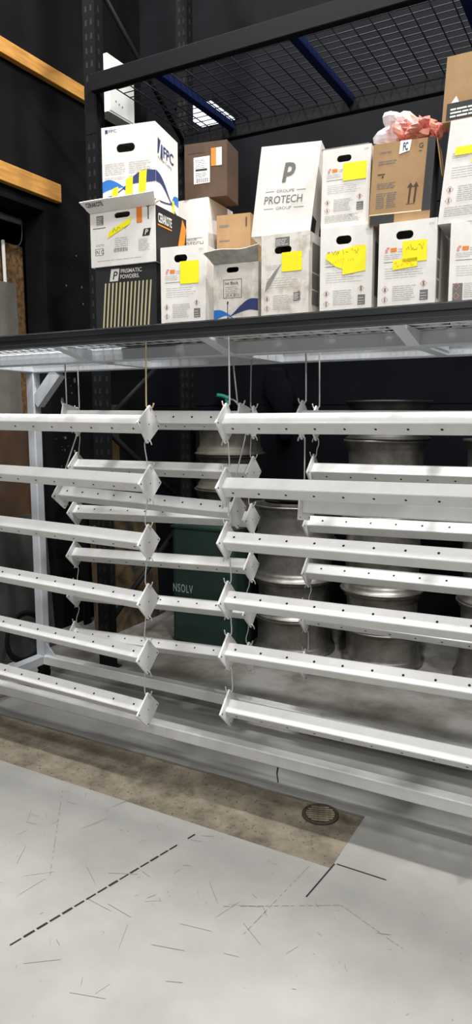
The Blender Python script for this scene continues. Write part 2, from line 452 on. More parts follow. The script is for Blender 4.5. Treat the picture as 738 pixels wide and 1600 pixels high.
# ================================================================== HANGING BARS
TS, PS, PT = .060, .118, .008
def bar_mesh(L):
    c, h = .0055, TS/2
    prof = []
    for sx, sy, a0 in ((1, 1, 0), (-1, 1, 90), (-1, -1, 180), (1, -1, 270)):
        for k in range(4):
            a = R(a0 + 30*k); prof.append((sx*(h-c) + c*math.cos(a), sy*(h-c) + c*math.sin(a)))
    return MB().prism(prof, 0, PT/2, L-PT/2)
plate_me = MB().cbox((-PT/2, -PS/2, -PS/2), (PT/2, PS/2, PS/2), .0015)
pm = MB().add([], [])
h = PS/2
prof = []
for sx, sy, a0 in ((1, 1, 0), (-1, 1, 90), (-1, -1, 180), (1, -1, 270)):
    for k in range(3):
        a = R(a0 + 45*k); prof.append((sx*(h-.004) + .004*math.cos(a), sy*(h-.004) + .004*math.sin(a)))
pm.prism(prof, 0, -PT/2, PT/2)
PLATE = pm.mesh('end_plate', 'bar_white')
hm = MB()
for s in (-1, 1):
    for cx in (-1, 1):
        for cy in (-1, 1):
            hm.disc((s*(PT/2+.0004), cx*(h-.011), cy*(h-.011)), (0, 1, 0), (0, 0, 1), .0042)
    hm.disc((s*(PT/2+.0004), 0, 0), (0, 1, 0), (0, 0, 1), .0035)
PHOLE = hm.mesh('plate_holes', 'hole_dark')
BARS = {}
def make_bar(key, a, b, Y, roll, face, label, group, holes=True, twist=0, pitch=.1165, off=.045):
    """a, b: (x, z) of the two plate centres"""
    A = Vector((a[0], Y, a[1])); B = Vector((b[0], Y, b[1])); L = (B-A).length
    pit = -math.atan2(B.z-A.z, B.x-A.x)
    o = empty('hanging_bar', A, (0, pit, R(twist)))
    tag(o, label, 'bar', group)
    tb = bar_mesh(L).build('square_tube', 'bar_white', o); tb.rotation_euler = (R(roll), 0, 0)
    for x in (0, L):
        p = link('end_plate', PLATE, o); p.location = (x, 0, 0); p.rotation_euler = (R(roll), 0, 0)
        tag(link('plate_holes', PHOLE, p), kind='stuff')
    if holes:
        hmb = MB(); n = int((L-.06)/pitch)
        for k in range(n+1):
            x = off + k*pitch
            if x > L-.03: break
            e = TS/2 + .0006
            if face == 'lo':      # after a 45 degree roll: -Z face looks forward and down, -Y face looks forward and up... see below
                for s in (1, -1): hmb.disc((x, 0, s*e) , (1, 0, 0), (0, 1, 0), .0052)
            else:
                for s in (1, -1): hmb.disc((x, s*e, 0), (1, 0, 0), (0, 0, 1), .0052)
        tag(hmb.build('bolt_holes', 'hole_dark', o, fix=False), kind='stuff').rotation_euler = (R(roll), 0, 0)
    M = Matrix.Translation(A) @ Matrix.Rotation(R(twist), 4, 'Z') @ Matrix.Rotation(pit, 4, 'Y')
    BARS[key] = (M, L, roll)
    return o
# with roll = -45: local -Y face (0,-1,0) turns to (0,-.7,.7) = upper front -> 'hi' uses -Y, 'lo' uses -Z -> (0,-.7,-.7)
LB = 1.14
ORD = ['topmost', 'second', 'third', 'fourth', 'fifth', 'lowest']
Lz = [((-2.681, 1.628), (-1.794, 1.62)), ((-2.697, 1.379), (-1.792, 1.367)), ((-2.713, 1.125), (-1.803, 1.108)), ((-2.729, .865), (-1.811, .842)), ((-2.745, .608), (-1.82, .586)), ((-2.761, .353), (-1.824, .336))]
Rz = [((-1.413, 1.625), (-.459, 1.629)), ((-1.413, 1.369), (-.449, 1.384)), ((-1.408, 1.148), (-.439, 1.161)), ((-1.404, .9), (-.428, .916)), ((-1.401, .678), (-.419, .704)), ((-1.397, .433), (-.408, .446))]
Bz = [((-2.724, 1.625), (-1.603, 1.625)), ((-2.734, 1.374), (-1.604, 1.38)), ((-2.751, 1.111), (-1.61, 1.146)), ((-2.768, .861), (-1.613, .905)), ((-2.773, .624), (-1.618, .671)), ((-2.788, .375), (-1.622, .43))]
BRz = [((-1.274, 1.622), (-.575, 1.626)), ((-1.283, 1.398), (-.565, 1.403)), ((-1.299, 1.146), (-.555, 1.163)), ((-1.302, .917), (-.544, .928)), ((-1.312, .69), (-.534, .692)), ((-1.312, .446), (-.524, .455))]
def ext(P, Q, L, keep):
    d = (Vector(Q)-Vector(P)).normalized()
    return (Vector(Q)-d*L, Vector(Q)) if keep == 'r' else (Vector(P), Vector(P)+d*L)
YL, YM, YB = 2.47, 2.728, 3.075
lf = ['lo', 'lo', 'lo', 'hi', 'hi', 'hi']; rf = ['lo', 'lo', 'hi', 'hi', 'hi', 'lo']
lr = [-52, -47, -43, -46, -46, -45]; rr = [-48, -47, -46, -45, -45, -44]
bf = ['lo', 'lo', 'hi', 'lo', 'hi', 'hi']; brf = ['lo', 'lo', 'hi', 'hi', 'lo', 'hi']
for i in range(6):
    p, q = ext(*Lz[i], LB, 'r')
    make_bar(('L', i), p, q, YL, lr[i], lf[i], f'{ORD[i]} white drilled bar of the front chain under the striped black box', 'front hanging bars', off=.03)
    p, q = ext(*Rz[i], LB, 'l')
    make_bar(('R', i), p, q, YL, rr[i], rf[i], f'{ORD[i]} white drilled bar of the front chain under the open wave box', 'front hanging bars', off=.045)
    p, q = Bz[i]
    make_bar(('B', i), p, q, YB, -45, bf[i], f'{ORD[i]} white drilled bar of the rear chain before the green tank', 'rear hanging bars', off=.035)
    p, q = ext(*BRz[i], LB, 'l')
    make_bar(('BR', i), p, q, YB, -45, brf[i], f'{ORD[i]} white drilled bar of the rear chain before the wheel stacks', 'rear hanging bars', off=.075)
make_bar(('M', 0), (-2.469, 1.65), (-1.469, 1.642), YM, -14, 'hi', 'tilted white square bar, upper of two in the middle row over the green tank', 'middle hanging bars', pitch=.1, off=.05)
make_bar(('M', 1), (-2.528, 1.262), (-1.504, 1.235), YM, -38, 'hi', 'sloping white square bar, lower of two in the middle row over the green tank', 'middle hanging bars', pitch=.1, off=.05)
make_bar(('MR', 0), (-1.193, 1.639), (-.193, 1.632), YM, -45, 'lo', 'white square bar, upper of two in the middle row before the wheels', 'middle hanging bars', pitch=.1)
make_bar(('MR', 1), (-1.177, 1.277), (-.177, 1.289), YM, -8, 'lo', 'plain flat-turned white square bar, lower of two in the middle row before the wheels', 'middle hanging bars', holes=False)

def plate_pt(key, end, which):
    """world point of a plate's corner hole nearest to up / down"""
    M, L, roll = BARS[key]; x = 0 if end == 'l' else L
    best = None
    for cy in (-1, 1):
        for cz in (-1, 1):
            v = Matrix.Rotation(R(roll), 4, 'X') @ Vector((0, cy*(h-.011), cz*(h-.011)))
            w = M @ Vector((x, v.y, v.z))
            if best is None or (w.z > best.z) == (which == 'up') and abs(w.z-best.z) > 1e-6: best = w
    return best
def wire(up, dn, s, label, group, r=.0027, matn='wire_steel', top=False):
    """hook wire from hole 'up' down to hole 'dn'; s = side (+1/-1) along X on which the shank runs"""
    up = Vector(up); dn = Vector(dn); P = []
    if top:
        P += [up + Vector((-s*.012, .0, .010)), up + Vector((0, 0, .014)), up + Vector((s*.008, 0, .004)), up + Vector((s*.012, 0, -.03))]
    else:
        P += [up + Vector((-s*.020, .004, -.020)), up + Vector((-s*.013, .002, -.002)), up + Vector((0, 0, .003)), up + Vector((s*.012, 0, -.006)), up + Vector((s*.014, 0, -.03))]
    P += [dn + Vector((s*.016, 0, .035)), dn + Vector((s*.013, 0, .008)), dn + Vector((0, 0, -.003)), dn + Vector((-s*.014, .002, .004)), dn + Vector((-s*.021, .004, .022))]
    mid = (P[len(P)//2-1] + P[len(P)//2])/2
    o = MB().tube([Vector(p)-mid for p in smooth_path(P, 4)], r, 6).build('hook_wire', matn)
    o.location = mid
    return tag(o, label, 'wire', group)
CH = {'L': 'front chain under striped box', 'R': 'front chain under open wave box',
      'B': 'rear chain before green tank', 'BR': 'rear chain before wheels'}
for ch in ('L', 'R', 'B', 'BR'):
    for end in ('l', 'r'):
        s = 1 if end == 'l' else -1
        w = {'l': 'one', 'r': 'one'}[end]
        en = 'post end' if end == 'l' else 'far end'
        for i in range(6):
            dn = plate_pt((ch, i), end, 'up')
            if i == 0:
                up = Vector((dn.x - s*.0, dn.y, MZ)); up.y += .0
                wire(up, dn, s, f'long {"tan" if ch == "L" else "steel"} hook wire from mesh shelf to {CH[ch]}, {en}', 'long shelf wires', .0034, 'wire_tan' if ch == 'L' else 'wire_steel', True)
            else:
                up = plate_pt((ch, i-1), end, 'dn')
                wire(up, dn, s, f'hook wire joining {ORD[i-1]} and {ORD[i]} bars, {CH[ch]}, {en}', 'short hook wires')
for ch, nm in (('M', 'middle row over the green tank'), ('MR', 'middle row before the wheels')):
    for end in ('l', 'r'):
        s = 1 if end == 'l' else -1
        dn = plate_pt((ch, 0), end, 'up'); en = 'post end' if end == 'l' else 'far end'
        wire((dn.x - (.03 if end == 'r' else 0), dn.y, MZ), dn, s, f'long wire from mesh shelf to {nm}, {en}', 'long shelf wires', .0034, 'wire_steel', True)
        wire(plate_pt((ch, 0), end, 'dn'), plate_pt((ch, 1), end, 'up'), s, f'long wire joining both bars of {nm}, {en}', 'long bar wires', .0032)

# ================================================================== CARTONS
class Carton:
    def __init__(s, name, label, x0, y0, z0, th, w, h, d, lean=0., group=None, body='carton_white', hole=None, side=None, open_top=False):
        s.w, s.h, s.d, s.k = w, h, d, math.tan(R(lean))
        s.root = tag(empty(name, (x0, y0, z0), (0, 0, R(th))), label, 'box', group)
        k = s.k
        P = lambda x, y, z: (x + k*z, y, z)
        m = MB(); t = .004
        # outer shell with a hand hole cut through the front panel
        if hole:
            hx, hz, hw, hh = hole[0]*w, hole[1]*h, hole[2]*w, hole[3]*h
            ang = [2*math.pi*i/32 for i in range(32)] + [math.atan2(zz-hz, xx-hx) % (2*math.pi) for xx in (0, w) for zz in (0, h)]
            ang = sorted(set(round(a, 5) for a in ang)); inn = []; out = []
            r = hh/2; fl = hw/2-r
            for a in ang:
                c, sn = math.cos(a), math.sin(a)
                # stadium boundary
                lo_, hi_ = 0, hw
                for _ in range(30):
                    md = (lo_+hi_)/2; px, pz_ = abs(md*c), abs(md*sn)
                    dd = math.hypot(max(px-fl, 0), pz_)
                    if dd < r: lo_ = md
                    else: hi_ = md
                inn.append((hx+lo_*c, hz+lo_*sn))
                tt = 1e9
                if c > 1e-9: tt = min(tt, (w-hx)/c)
                if c < -1e-9: tt = min(tt, -hx/c)
                if sn > 1e-9: tt = min(tt, (h-hz)/sn)
                if sn < -1e-9: tt = min(tt, -hz/sn)
                out.append((hx+tt*c, hz+tt*sn))
            n = len(ang)
            vs = [P(x, 0, z) for x, z in inn] + [P(x, 0, z) for x, z in out] + [P(x, t, z) for x, z in inn]
            fs = [(i, (i+1) % n, n+(i+1) % n, n+i) for i in range(n)] + [(i, 2*n+i, 2*n+(i+1) % n, (i+1) % n) for i in range(n)]
            m.add(vs, fs)
        else:
            m.add([P(0,0,0), P(w,0,0), P(w,0,h), P(0,0,h)], [(0,1,2,3)])
        m.add([P(0,0,0),P(w,0,0),P(w,d,0),P(0,d,0),P(0,0,h),P(w,0,h),P(w,d,h),P(0,d,h)],
              [(0,3,2,1),(2,3,7,6),(3,0,4,7)] + ([] if open_top else [(4,5,6,7)]) + ([] if side else [(1,2,6,5)]))
        s.body = m.build('carton_body', body, s.root, fix=False)
        if side: MB().add([P(w,0,0),P(w,d,0),P(w,d,h),P(w,0,h)], [(0,1,2,3)]).build('side_panel', side, s.root, fix=False)
        s.e = .0008
    def F(s, u, v, lift=0):      # front panel, u v in 0..1
        z = v*s.h; return (u*s.w + s.k*z, -s.e-lift, z)
    def S(s, u, v, lift=0):      # right side panel
        z = v*s.h; return (s.w + s.k*z + s.e + lift, u*s.d, z)
    def quads(s, name, rects, mt, side=False, lift=0, smallskew=0):
        m = MB(); f = s.S if side else s.F
        for r in rects:
            if len(r) == 4 and not hasattr(r[0], '__len__'):
                u0, v0, u1, v1 = r; r = [(u0,v0),(u1,v0),(u1,v1),(u0,v1)]
            m.add([f(u, v, lift) for u, v in r], [tuple(range(len(r)))])
        o = m.build(name, mt, s.root, fix=False)
        if len(rects) > 1: o['kind'] = 'stuff'
        return o
    def text(s, name, body, u, v, hgt, mt, side=False, width=None, lift=.0004, rot=0, shear=0, bold=0., spacing=1.):
        vs, fs = text_mesh(body, 1., spacing, shear, bold)
        if not vs: return
        x0 = min(a for a, b in vs); x1 = max(a for a, b in vs); y0 = min(b for a, b in vs); y1 = max(b for a, b in vs)
        W, H = (s.d if side else s.w), s.h
        sy = hgt*H/(y1-y0); sx = (width*W/(x1-x0)) if width else sy
        c, sn = math.cos(R(rot)), math.sin(R(rot)); f = s.S if side else s.F
        m = MB(); pts = []
        for a, b in vs:
            a = (a-x0)*sx; b = (b-y0)*sy
            a, b = a*c-b*sn, a*sn+b*c
            pts.append(f(u + a/W, v + b/H, lift))
        m.add(pts, fs); return m.build(name, mt, s.root, fix=False)
    def ring(s, cx, cy, r, t):   # diamond outline rectangles
        a = s.w/s.h
        o = [(cx+r, cy), (cx, cy+r*a), (cx-r, cy), (cx, cy-r*a)]; i_ = [(cx+(r-t), cy), (cx, cy+(r-t)*a), (cx-(r-t), cy), (cx, cy-(r-t)*a)]
        return [[o[k], o[(k+1) % 4], i_[(k+1) % 4], i_[k]] for k in range(4)]
    def lines(s, u0, v0, u1, v1, n, seed=0, th=.35, cols=1):
        rnd = random.Random(seed); out = []; dv = (v1-v0)/n
        for c in range(cols):
            a = u0 + (u1-u0)*c/cols; b = u0 + (u1-u0)*(c+.93)/cols
            for k in range(n):
                v = v1 - (k+1)*dv; e = b - (b-a)*rnd.uniform(0, .25)
                u = a
                while u < e:
                    q = min(u + rnd.uniform(.05, .16), e); out.append((u, v, q, v+dv*th)); u = q+.012
        return out
    def hand(s, name, u, v, w, hgt, seed, mt='ink_brown', lift=.0022):
        rnd = random.Random(seed); m = MB(); n = int(w/.02)
        p = None
        for k in range(n):
            q = (u + w*k/n + rnd.uniform(-.008, .008), v + rnd.uniform(0, hgt))
            if p and rnd.random() > .18:
                d = Vector(q)-Vector(p)
                if d.length > 1e-6:
                    nn = Vector((-d.y, d.x)).normalized()*.0019
                    m.add([s.F(p[0]-nn.x, p[1]-nn.y, lift), s.F(q[0]-nn.x, q[1]-nn.y, lift), s.F(q[0]+nn.x, q[1]+nn.y, lift), s.F(p[0]+nn.x, p[1]+nn.y, lift)], [(0,1,2,3)])
            p = q
        return tag(m.build(name, mt, s.root, fix=False), kind='stuff')
    def powder_label(s, seed=1, sticker=(.45, .62, .85, .80), dark=True, logo=True, off=0.):
        if logo:
            s.quads('logo_mark', [(.12, .70, .16, .735), (.14, .735, .19, .755)], 'ink_red'); s.quads('logo_block', [(.21, .705, .32, .745)], 'ink_orange')
            s.quads('rule_line', [(.10, .60, .46, .606)], 'ink_mid')
            s.quads('logo_lettering', s.lines(.34, .70, .47, .745, 2, seed), 'ink_grey')
        pr = s.lines(.10, .635, .44, .69, 3, seed) + s.lines(.12, .44, .86, .56, 5, seed+1, .22) + s.lines(.26, .21, .70, .37, 8, seed+2, .4) + s.lines(.08, .07, .92, .17, 5, seed+3, .45) + s.lines(.86, .94, .98, .965, 2, seed)
        s.quads('small_print', pr, 'ink_grey')
        s.quads('hazard_symbols', s.ring(.13, .33, .062, .010) + s.ring(.13, .225, .062, .010) + s.ring(.80, .365, .062, .010), 'ink_red', lift=.0002)
        s.quads('hazard_figures', [(.115, .31, .145, .345), (.12, .205, .14, .245), (.785, .345, .815, .385)], 'ink_mid', lift=.0004)
        if dark:
            s.quads('printed_block', [(.74, .20, .88, .30)], 'ink_mid', lift=.0002)
            s.quads('block_pattern', s.lines(.75, .21, .87, .29, 3, seed+9, .3), 'ink_grey', lift=.0006)
        s.text('mark', 'RU', .60, .135, .022, 'ink_mid')
        if sticker:
            s.quads('yellow_sticker', [sticker] if not isinstance(sticker, list) else sticker, 'sticker_yellow', lift=.0012)
    def wave(s, name, pts, mt, side=False, lift=.0003):   # pts: (u, v_low, v_high)
        m = MB(); f = s.S if side else s.F; P = []
        up = smooth_path([(u, b, 0) for u, a, b in pts], 5); dn = smooth_path([(u, a, 0) for u, a, b in pts], 5)
        n = len(up)
        m.add([f(p.x, p.y, lift) for p in dn] + [f(p.x, p.y, lift) for p in up], [(i, i+1, n+i+1, n+i) for i in range(n-1)])
        return m.build(name, mt, s.root, fix=False)
    def flap(s, name, length, tilt, mt, wobble=.0, inset=0., edge='front', mt2=None):
        """hinged panel on top front edge, tilt: 0 = straight up, 90 = straight out to the front"""
        n = 8; m = MB(); t = .004; k = s.k*s.h
        rnd = random.Random(int(length*1000))
        for lay in (0, 1):
            for i in range(n+1):
                u = i/n
                for j in range(3):
                    l = length*j/2*(1 + wobble*math.sin(u*7))
                    a = R(tilt + (wobble*60*math.sin(u*5+1))*j/2)
                    x = inset + u*(s.w-2*inset) + k + (u-.5)*.02*j
                    m.v.append((x, -math.sin(a)*l - lay*t*math.cos(a), s.h + math.cos(a)*l + .001 - lay*t*math.sin(a)))
        N = (n+1)*3
        for lay in (0, 1):
            for i in range(n):
                for j in range(2):
                    q = [lay*N+i*3+j, lay*N+(i+1)*3+j, lay*N+(i+1)*3+j+1, lay*N+i*3+j+1]
                    m.f.append(q); m.sm.append(False)
        rim = [i*3 for i in range(n+1)] + [n*3+1, n*3+2] + [i*3+2 for i in range(n-1, -1, -1)] + [1]
        for a, b in zip(rim, rim[1:]+rim[:1]):
            m.f.append([a, b, b+N, a+N]); m.sm.append(False)
        return m.build(name, mt, s.root)

G1 = 'cartons on the mesh shelf'
H1 = (.45, .865, .30, .085)
# --- column of three at the post
c = Carton('striped_carton', 'black carton with slanted cream stripes at the bottom of the end stack', -2.062, 2.47, SH, 5, .303, .308, .27, 0, G1, 'carton_black')
for k in range(13): c.quads('stripe', [[(.10+.062*k, .09), (.125+.062*k, .09), (.185+.062*k, .78), (.16+.062*k, .78)]], 'ink_cream')
c.quads('logo_square', [[(.24, .80), (.38, .80), (.41, .965), (.27, .965)]], 'ink_white')
c.text('logo_letter', 'P', .295, .825, .105, 'ink_black', shear=.2, bold=.01, lift=.0008)
c.text('brand_lettering', 'PRISMATIC', .43, .90, .055, 'ink_white', width=.34, bold=.01)
c.text('brand_lettering', 'POWDERS.', .42, .825, .055, 'ink_white', width=.31, bold=.01)
c.quads('small_print', [(.35, .03, .66, .045)], 'ink_mid')
z1 = SH + .309
c = Carton('worn_carton', 'white-fronted carton with black side, orange stripe and bent open front flap', -2.075, 2.46, z1, 4.1, .326, .224, .26, 0, G1, 'carton_white', (.50, .90, .24, .10), 'carton_black')
c.flap('front_flap', .058, 50, 'carton_white', .025)
c.flap('rear_lip', .012, -20, 'carton_kraft', .1)
vs, fs = text_mesh('CERAKOTE', 1., 1., 0, .02); a_ = R(50)
tx = max(v[0] for v in vs); ty = max(v[1] for v in vs)
MB().add([(.004 + v[0]/tx*.085, -math.sin(a_)*(.030 + v[1]/ty*.020) - .0058*math.cos(a_), c.h + math.cos(a_)*(.030 + v[1]/ty*.020) + .001 - .0058*math.sin(a_)) for v in vs], fs).build('flap_lettering', 'ink_black', c.root, fix=False)
c.quads('printed_block', [(.10, .76, .21, .93), (.04, .70, .24, .715)], 'ink_mid')
c.quads('block_pattern', c.lines(.105, .77, .205, .92, 5, 3, .3), 'paper_white', lift=.0005)
c.quads('yellow_sticker', [[(.27, .50), (.62, .72), (.64, .84), (.30, .63)]], 'sticker_yellow', lift=.0012)
c.hand('handwriting', .34, .59, .26, .10, 4)
c.quads('orange_sticker', [(.72, .72, .80, 1.0)], 'sticker_orange', lift=.001)
c.quads('arrow', [(.735, .93, .755, .97), (.885, .76, .90, 1.0), [(.86, .98), (.925, .98), (.892, 1.06)]], 'ink_black')
c.quads('logo_square', [[(.80, .47), (.905, .47), (.93, .60), (.825, .60)]], 'ink_black')
c.text('logo_letter', 'P', .84, .49, .09, 'paper_white', shear=.2, bold=.01, lift=.0008)
c.text('code_letters', 'N C', .09, .235, .075, 'ink_mid', bold=.005)
c.quads('code_frame', [(.07, .21, .20, .217), (.07, .33, .20, .337), (.07, .21, .078, .337), (.192, .21, .20, .337)], 'ink_mid')
c.quads('small_print', c.lines(.74, .22, .93, .44, 9, 5, .4) + c.lines(.08, .38, .26, .43, 2, 6) + c.lines(.38, .30, .60, .52, 6, 7) + c.lines(.10, .1, .9, .13, 1, 7), 'ink_grey')
c.quads('bar_code', [(.36+.014*k, .24, .36+.014*k+(.008 if k % 3 else .004), .31) for k in range(16)], 'ink_mid')
c.quads('orange_stripe', [[(.58, .0), (.80, .0), (.99, .80), (.86, .97)]], 'ink_orange', True)
c.quads('orange_rule', [[(.06, .655), (.50, .655), (.50, .68), (.06, .68)]], 'ink_orange', True)
c.text('side_lettering', 'CERAKOTE', .07, .71, .17, 'ink_white', True, width=.43, bold=.02)
z2 = z1 + .225
c = Carton('wave_carton', 'tall white carton with navy lettering and blue wave on top of the end stack', -2.023, 2.485, z2, 11.5, .246, .342, .245, 0, G1, 'carton_white', (.45, .74, .35, .10))
c.text('small_logo', 'FPC', .14, .93, .035, 'ink_navy', width=.15); c.quads('small_logo_mark', [(.07, .925, .12, .968)], 'ink_navy')
c.quads('small_print', c.lines(.05, .44, .96, .585, 6, 8, .4, 2) + c.lines(.05, .38, .96, .42, 2, 9, .4, 2), 'ink_grey')
def wv(c, n, pts, mt, side=False): return c.wave(n, [(u, a+.075, b+.075) for u, a, b in pts], mt, side)
def hs(c, rs, mt, lift=.001):
    for r in rs: c.quads('highlighter_stroke', [[(u, v+(.075 if v > .1 else .06)) for u, v in r]], mt, lift=lift)
wv(c, 'blue_wave', [(0, .16, .29), (.12, .19, .31), (.25, .2, .28), (.38, .205, .225), (.46, .18, .19)], 'ink_blue')
wv(c, 'navy_wave', [(0, .02, .10), (.2, .10, .13), (.4, .185, .205), (.58, .235, .32), (.78, .24, .385), (1, .24, .37)], 'ink_navy')
wv(c, 'navy_line', [(.4, .18, .2), (.7, .07, .085), (1, .02, .04)], 'ink_navy')
hs(c, [[(.16, .01), (.28, .01), (.30, .22), (.19, .20)], [(.42, .01), (.56, .01), (.58, .325), (.45, .30)], [(.67, .02), (.80, .04), (.84, .385), (.70, .37)]], 'sticker_yellow', lift=.001)
wv(c, 'navy_wave', [(0, .24, .375), (.2, .25, .35), (.4, .2, .27), (.6, .12, .15), (.72, .09, .1)], 'ink_navy', True)
wv(c, 'blue_wave', [(.66, .10, .115), (.8, .13, .22), (1, .12, .24)], 'ink_blue', True)
wv(c, 'navy_wave', [(.68, .09, .1), (.85, -.0, .03), (1, .0, .0)], 'ink_navy', True)
wv(c, 'blue_line', [(.16, .03, .05), (.4, .05, .07), (.68, .09, .11)], 'ink_navy', True)
c.quads('logo_mark', [[(.08, .665), (.13, .66), (.22, .83), (.10, .845)], [(.20, .63), (.30, .62), (.30, .79), (.24, .80)]], 'ink_navy', True)
c.text('brand_lettering', 'FPC', .33, .66, .135, 'ink_navy', True, width=.46, bold=.02)
c.text('sub_lettering', 'Powder Coating', .10, .585, .05, 'ink_mid', True, width=.60)
c.quads('yellow_mark', [(.70, .0, .79, .23)], 'sticker_yellow', True, lift=.001)
# --- front bottom row
c = Carton('powder_carton', 'clean white carton with a squarish yellow sticker beside the striped black box', -1.712, 2.46, SH, 7.8, .200, .352, .28, 0, G1, 'carton_white', H1)
c.powder_label(11, (.44, .58, .86, .83))
c = Carton('open_carton', 'small open carton with blue wave print and torn flap tilted outward', -1.475, 2.485, SH, 4.5, .191, .268, .28, 0, G1, 'carton_worn', (.43, .90, .28, .075))
c.flap('front_flap', .062, 48, 'carton_flap', .15)
c.quads('inner_kraft', [(.02, .995, .98, 1.0)], 'carton_kraft')
MB().box((.0, .10, .268), (.19, .26, .275)).build('top_flap', 'carton_kraft', c.root)
c.wave('blue_wave', [(0, .19, .34), (.14, .23, .34), (.28, .255, .30), (.40, .235, .245)], 'ink_blue')
c.wave('navy_wave', [(0, .08, .16), (.2, .15, .19), (.38, .235, .245), (.6, .29, .38), (.8, .32, .47), (1, .30, .47)], 'ink_navy')
c.wave('blue_wave', [(.38, .232, .245), (.55, .14, .17), (.72, .05, .10), (.86, .0, .09), (1, .0, .09)], 'ink_blue')
c.quads('printed_frame', [(.22, .50, .64, .507), (.22, .76, .64, .767), (.22, .50, .232, .767), (.628, .50, .64, .767)], 'ink_mid')
c.text('printed_words', 'Ink Black', .26, .69, .045, 'ink_black', width=.30)
c.quads('small_print', c.lines(.26, .57, .6, .68, 4, 6, .5), 'ink_grey'); c.text('printed_words', '25.4  B11', .27, .52, .04, 'ink_mid', width=.3)
c.quads('scribble', [[(.30, .42), (.33, .42), (.34, .45), (.31, .46)], (.31, .20, .325, .42), (.27, .02, .36, .04)], 'ink_black')
c = Carton('powder_carton', 'battered white carton with torn label and yellow sticker under the leaning letterhead box', -1.251, 2.46, SH, 2.5, .191, .344, .28, 0, G1, 'carton_worn', (.46, .83, .36, .075))
c.powder_label(21, (.44, .60, .86, .80), dark=False, logo=False)
c.quads('printed_block', [(.69, .29, .83, .375), (.30, .87, .60, .96)], 'ink_mid', lift=.0003)
c.quads('block_pattern', c.lines(.70, .30, .82, .37, 4, 33, .4) + c.lines(.31, .88, .59, .95, 4, 34, .4), 'ink_white', lift=.0006)
c.quads('tear', [[(.08, .40), (.20, .47), (.44, .69), (.30, .62), (.12, .50)], [(.72, .80), (.96, .70), (.86, .74)]], 'carton_grey', lift=.0005)
c.quads('side_print', [(.12, .60, .40, .90), (.12, .42, .38, .58), (.12, .25, .38, .40)], 'ink_mid', True)
c.quads('loose_strip', [(.0, .0, .60, .14)], 'paper_white', lift=.0009)
c = Carton('powder_carton', 'white carton with a torn handwritten yellow sticker and print below it', -1.012, 2.46, SH, 6.3, .189, .341, .28, 0, G1, 'carton_white', H1)
c.powder_label(31, [[(.30, .60), (.44, .57), (.44, .51), (.88, .54), (.88, .79), (.72, .80), (.12, .73), (.12, .68)]])
c.hand('handwriting', .16, .71, .60, .06, 9); c.hand('handwriting', .25, .61, .45, .07, 10, 'ink_orange')
c.quads('side_print', [(.15, .3, .5, .85)], 'ink_mid', True)
c = Carton('powder_carton', 'white carton with a stepped yellow sticker under the brown arrow box', -.795, 2.46, SH, 2.6, .197, .329, .28, 0, G1, 'carton_white', H1)
c.powder_label(41, [(.42, .59, .84, .80), [(.26, .52), (.68, .54), (.68, .63), (.26, .62)]])
c.hand('handwriting', .46, .70, .34, .07, 12); c.hand('handwriting', .30, .545, .34, .06, 13, 'ink_orange')
c.quads('side_print', [(.06, .62, .22, .95), (.06, .42, .2, .6), (.06, .22, .2, .40)], 'ink_mid', True)
c = Carton('powder_carton', 'white carton with dark block print and half-hidden yellow sticker at the row end', -.552, 2.46, SH, 9, .185, .303, .28, 0, G1, 'carton_white', (.52, .83, .30, .085))
c.powder_label(51, [(.55, .08, .8, .2)], dark=False)
c.quads('printed_block', [(.07, .14, .24, .36)], 'ink_mid'); 
# --- front upper row
c = Carton('letterhead_carton', 'leaning plain white carton with a large grey P and group lettering', -1.297, 2.465, SH+.347, 13, .224, .318, .18, 7.0, G1, 'carton_white')
c.text('printed_letter', 'p', .42, .585, .215, 'ink_mid', bold=.03, shear=.08)
c.text('brand_lettering', 'PROTECH', .16, .355, .085, 'ink_mid', width=.64, bold=.006)
c.text('small_lettering', 'GROUPE', .35, .475, .032, 'ink_mid', width=.30); c.text('small_lettering', 'GROUP', .37, .285, .032, 'ink_mid', width=.26)
c.quads('rule_line', [(.16, .488, .31, .494), (.69, .488, .84, .494), (.16, .297, .33, .303), (.67, .297, .84, .303)], 'ink_mid')
c.quads('corner_label', [(.05, .02, .5, .2)], 'carton_black', True)
c = Carton('powder_carton', 'upright white carton with yellow sticker between the leaning box and the brown box', -1.019, 2.475, SH+.343, 6, .174, .268, .20, 1.0, G1, 'carton_white', H1)
c.powder_label(61, (.44, .58, .92, .80))
MB().box((.0, .0, .2685), (.17, .2, .272)).build('top_flap', 'carton_grey', c.root)
c = Carton('arrow_carton', 'brown carton with two upward arrows and black corner panels holding pink wrap', -.836, 2.465, SH+.331, 7, .206, .263, .15, 2.6, G1, 'carton_kraft', None, 'carton_black')
c.quads('black_panel', [[(.86, .12), (1, .12), (1, 1), (.88, 1)], (.02, .0, .42, .115)], 'carton_black', lift=.0003)
c.quads('arrow', [[(.625, .23), (.655, .23), (.67, .42), (.64, .42)], [(.60, .42), (.70, .42), (.655, .48)], [(.715, .23), (.745, .23), (.76, .42), (.73, .42)], [(.69, .42), (.79, .42), (.745, .48)], (.6, .215, .74, .222)], 'ink_brown')
c.quads('small_print', c.lines(.10, .44, .45, .52, 4, 71, .4) + c.lines(.10, .2, .45, .40, 8, 72, .45, 2) + c.lines(.1, .74, .44, .8, 2, 73, .4) + c.lines(.12, .88, .38, .92, 1, 74, .4), 'ink_mid')
c.quads('mark', [(.10, .61, .22, .625), (.17, .575, .20, .60)], 'ink_brown'); c.text('mark', 'G', .745, .885, .06, 'ink_brown', bold=.01); c.quads('mark', [(.75, .845, .79, .855)], 'ink_brown')
c.quads('white_sticker', [[(.43, .84), (.60, .87), (.62, 1.0), (.44, 1.0)]], 'paper_white', lift=.0012)
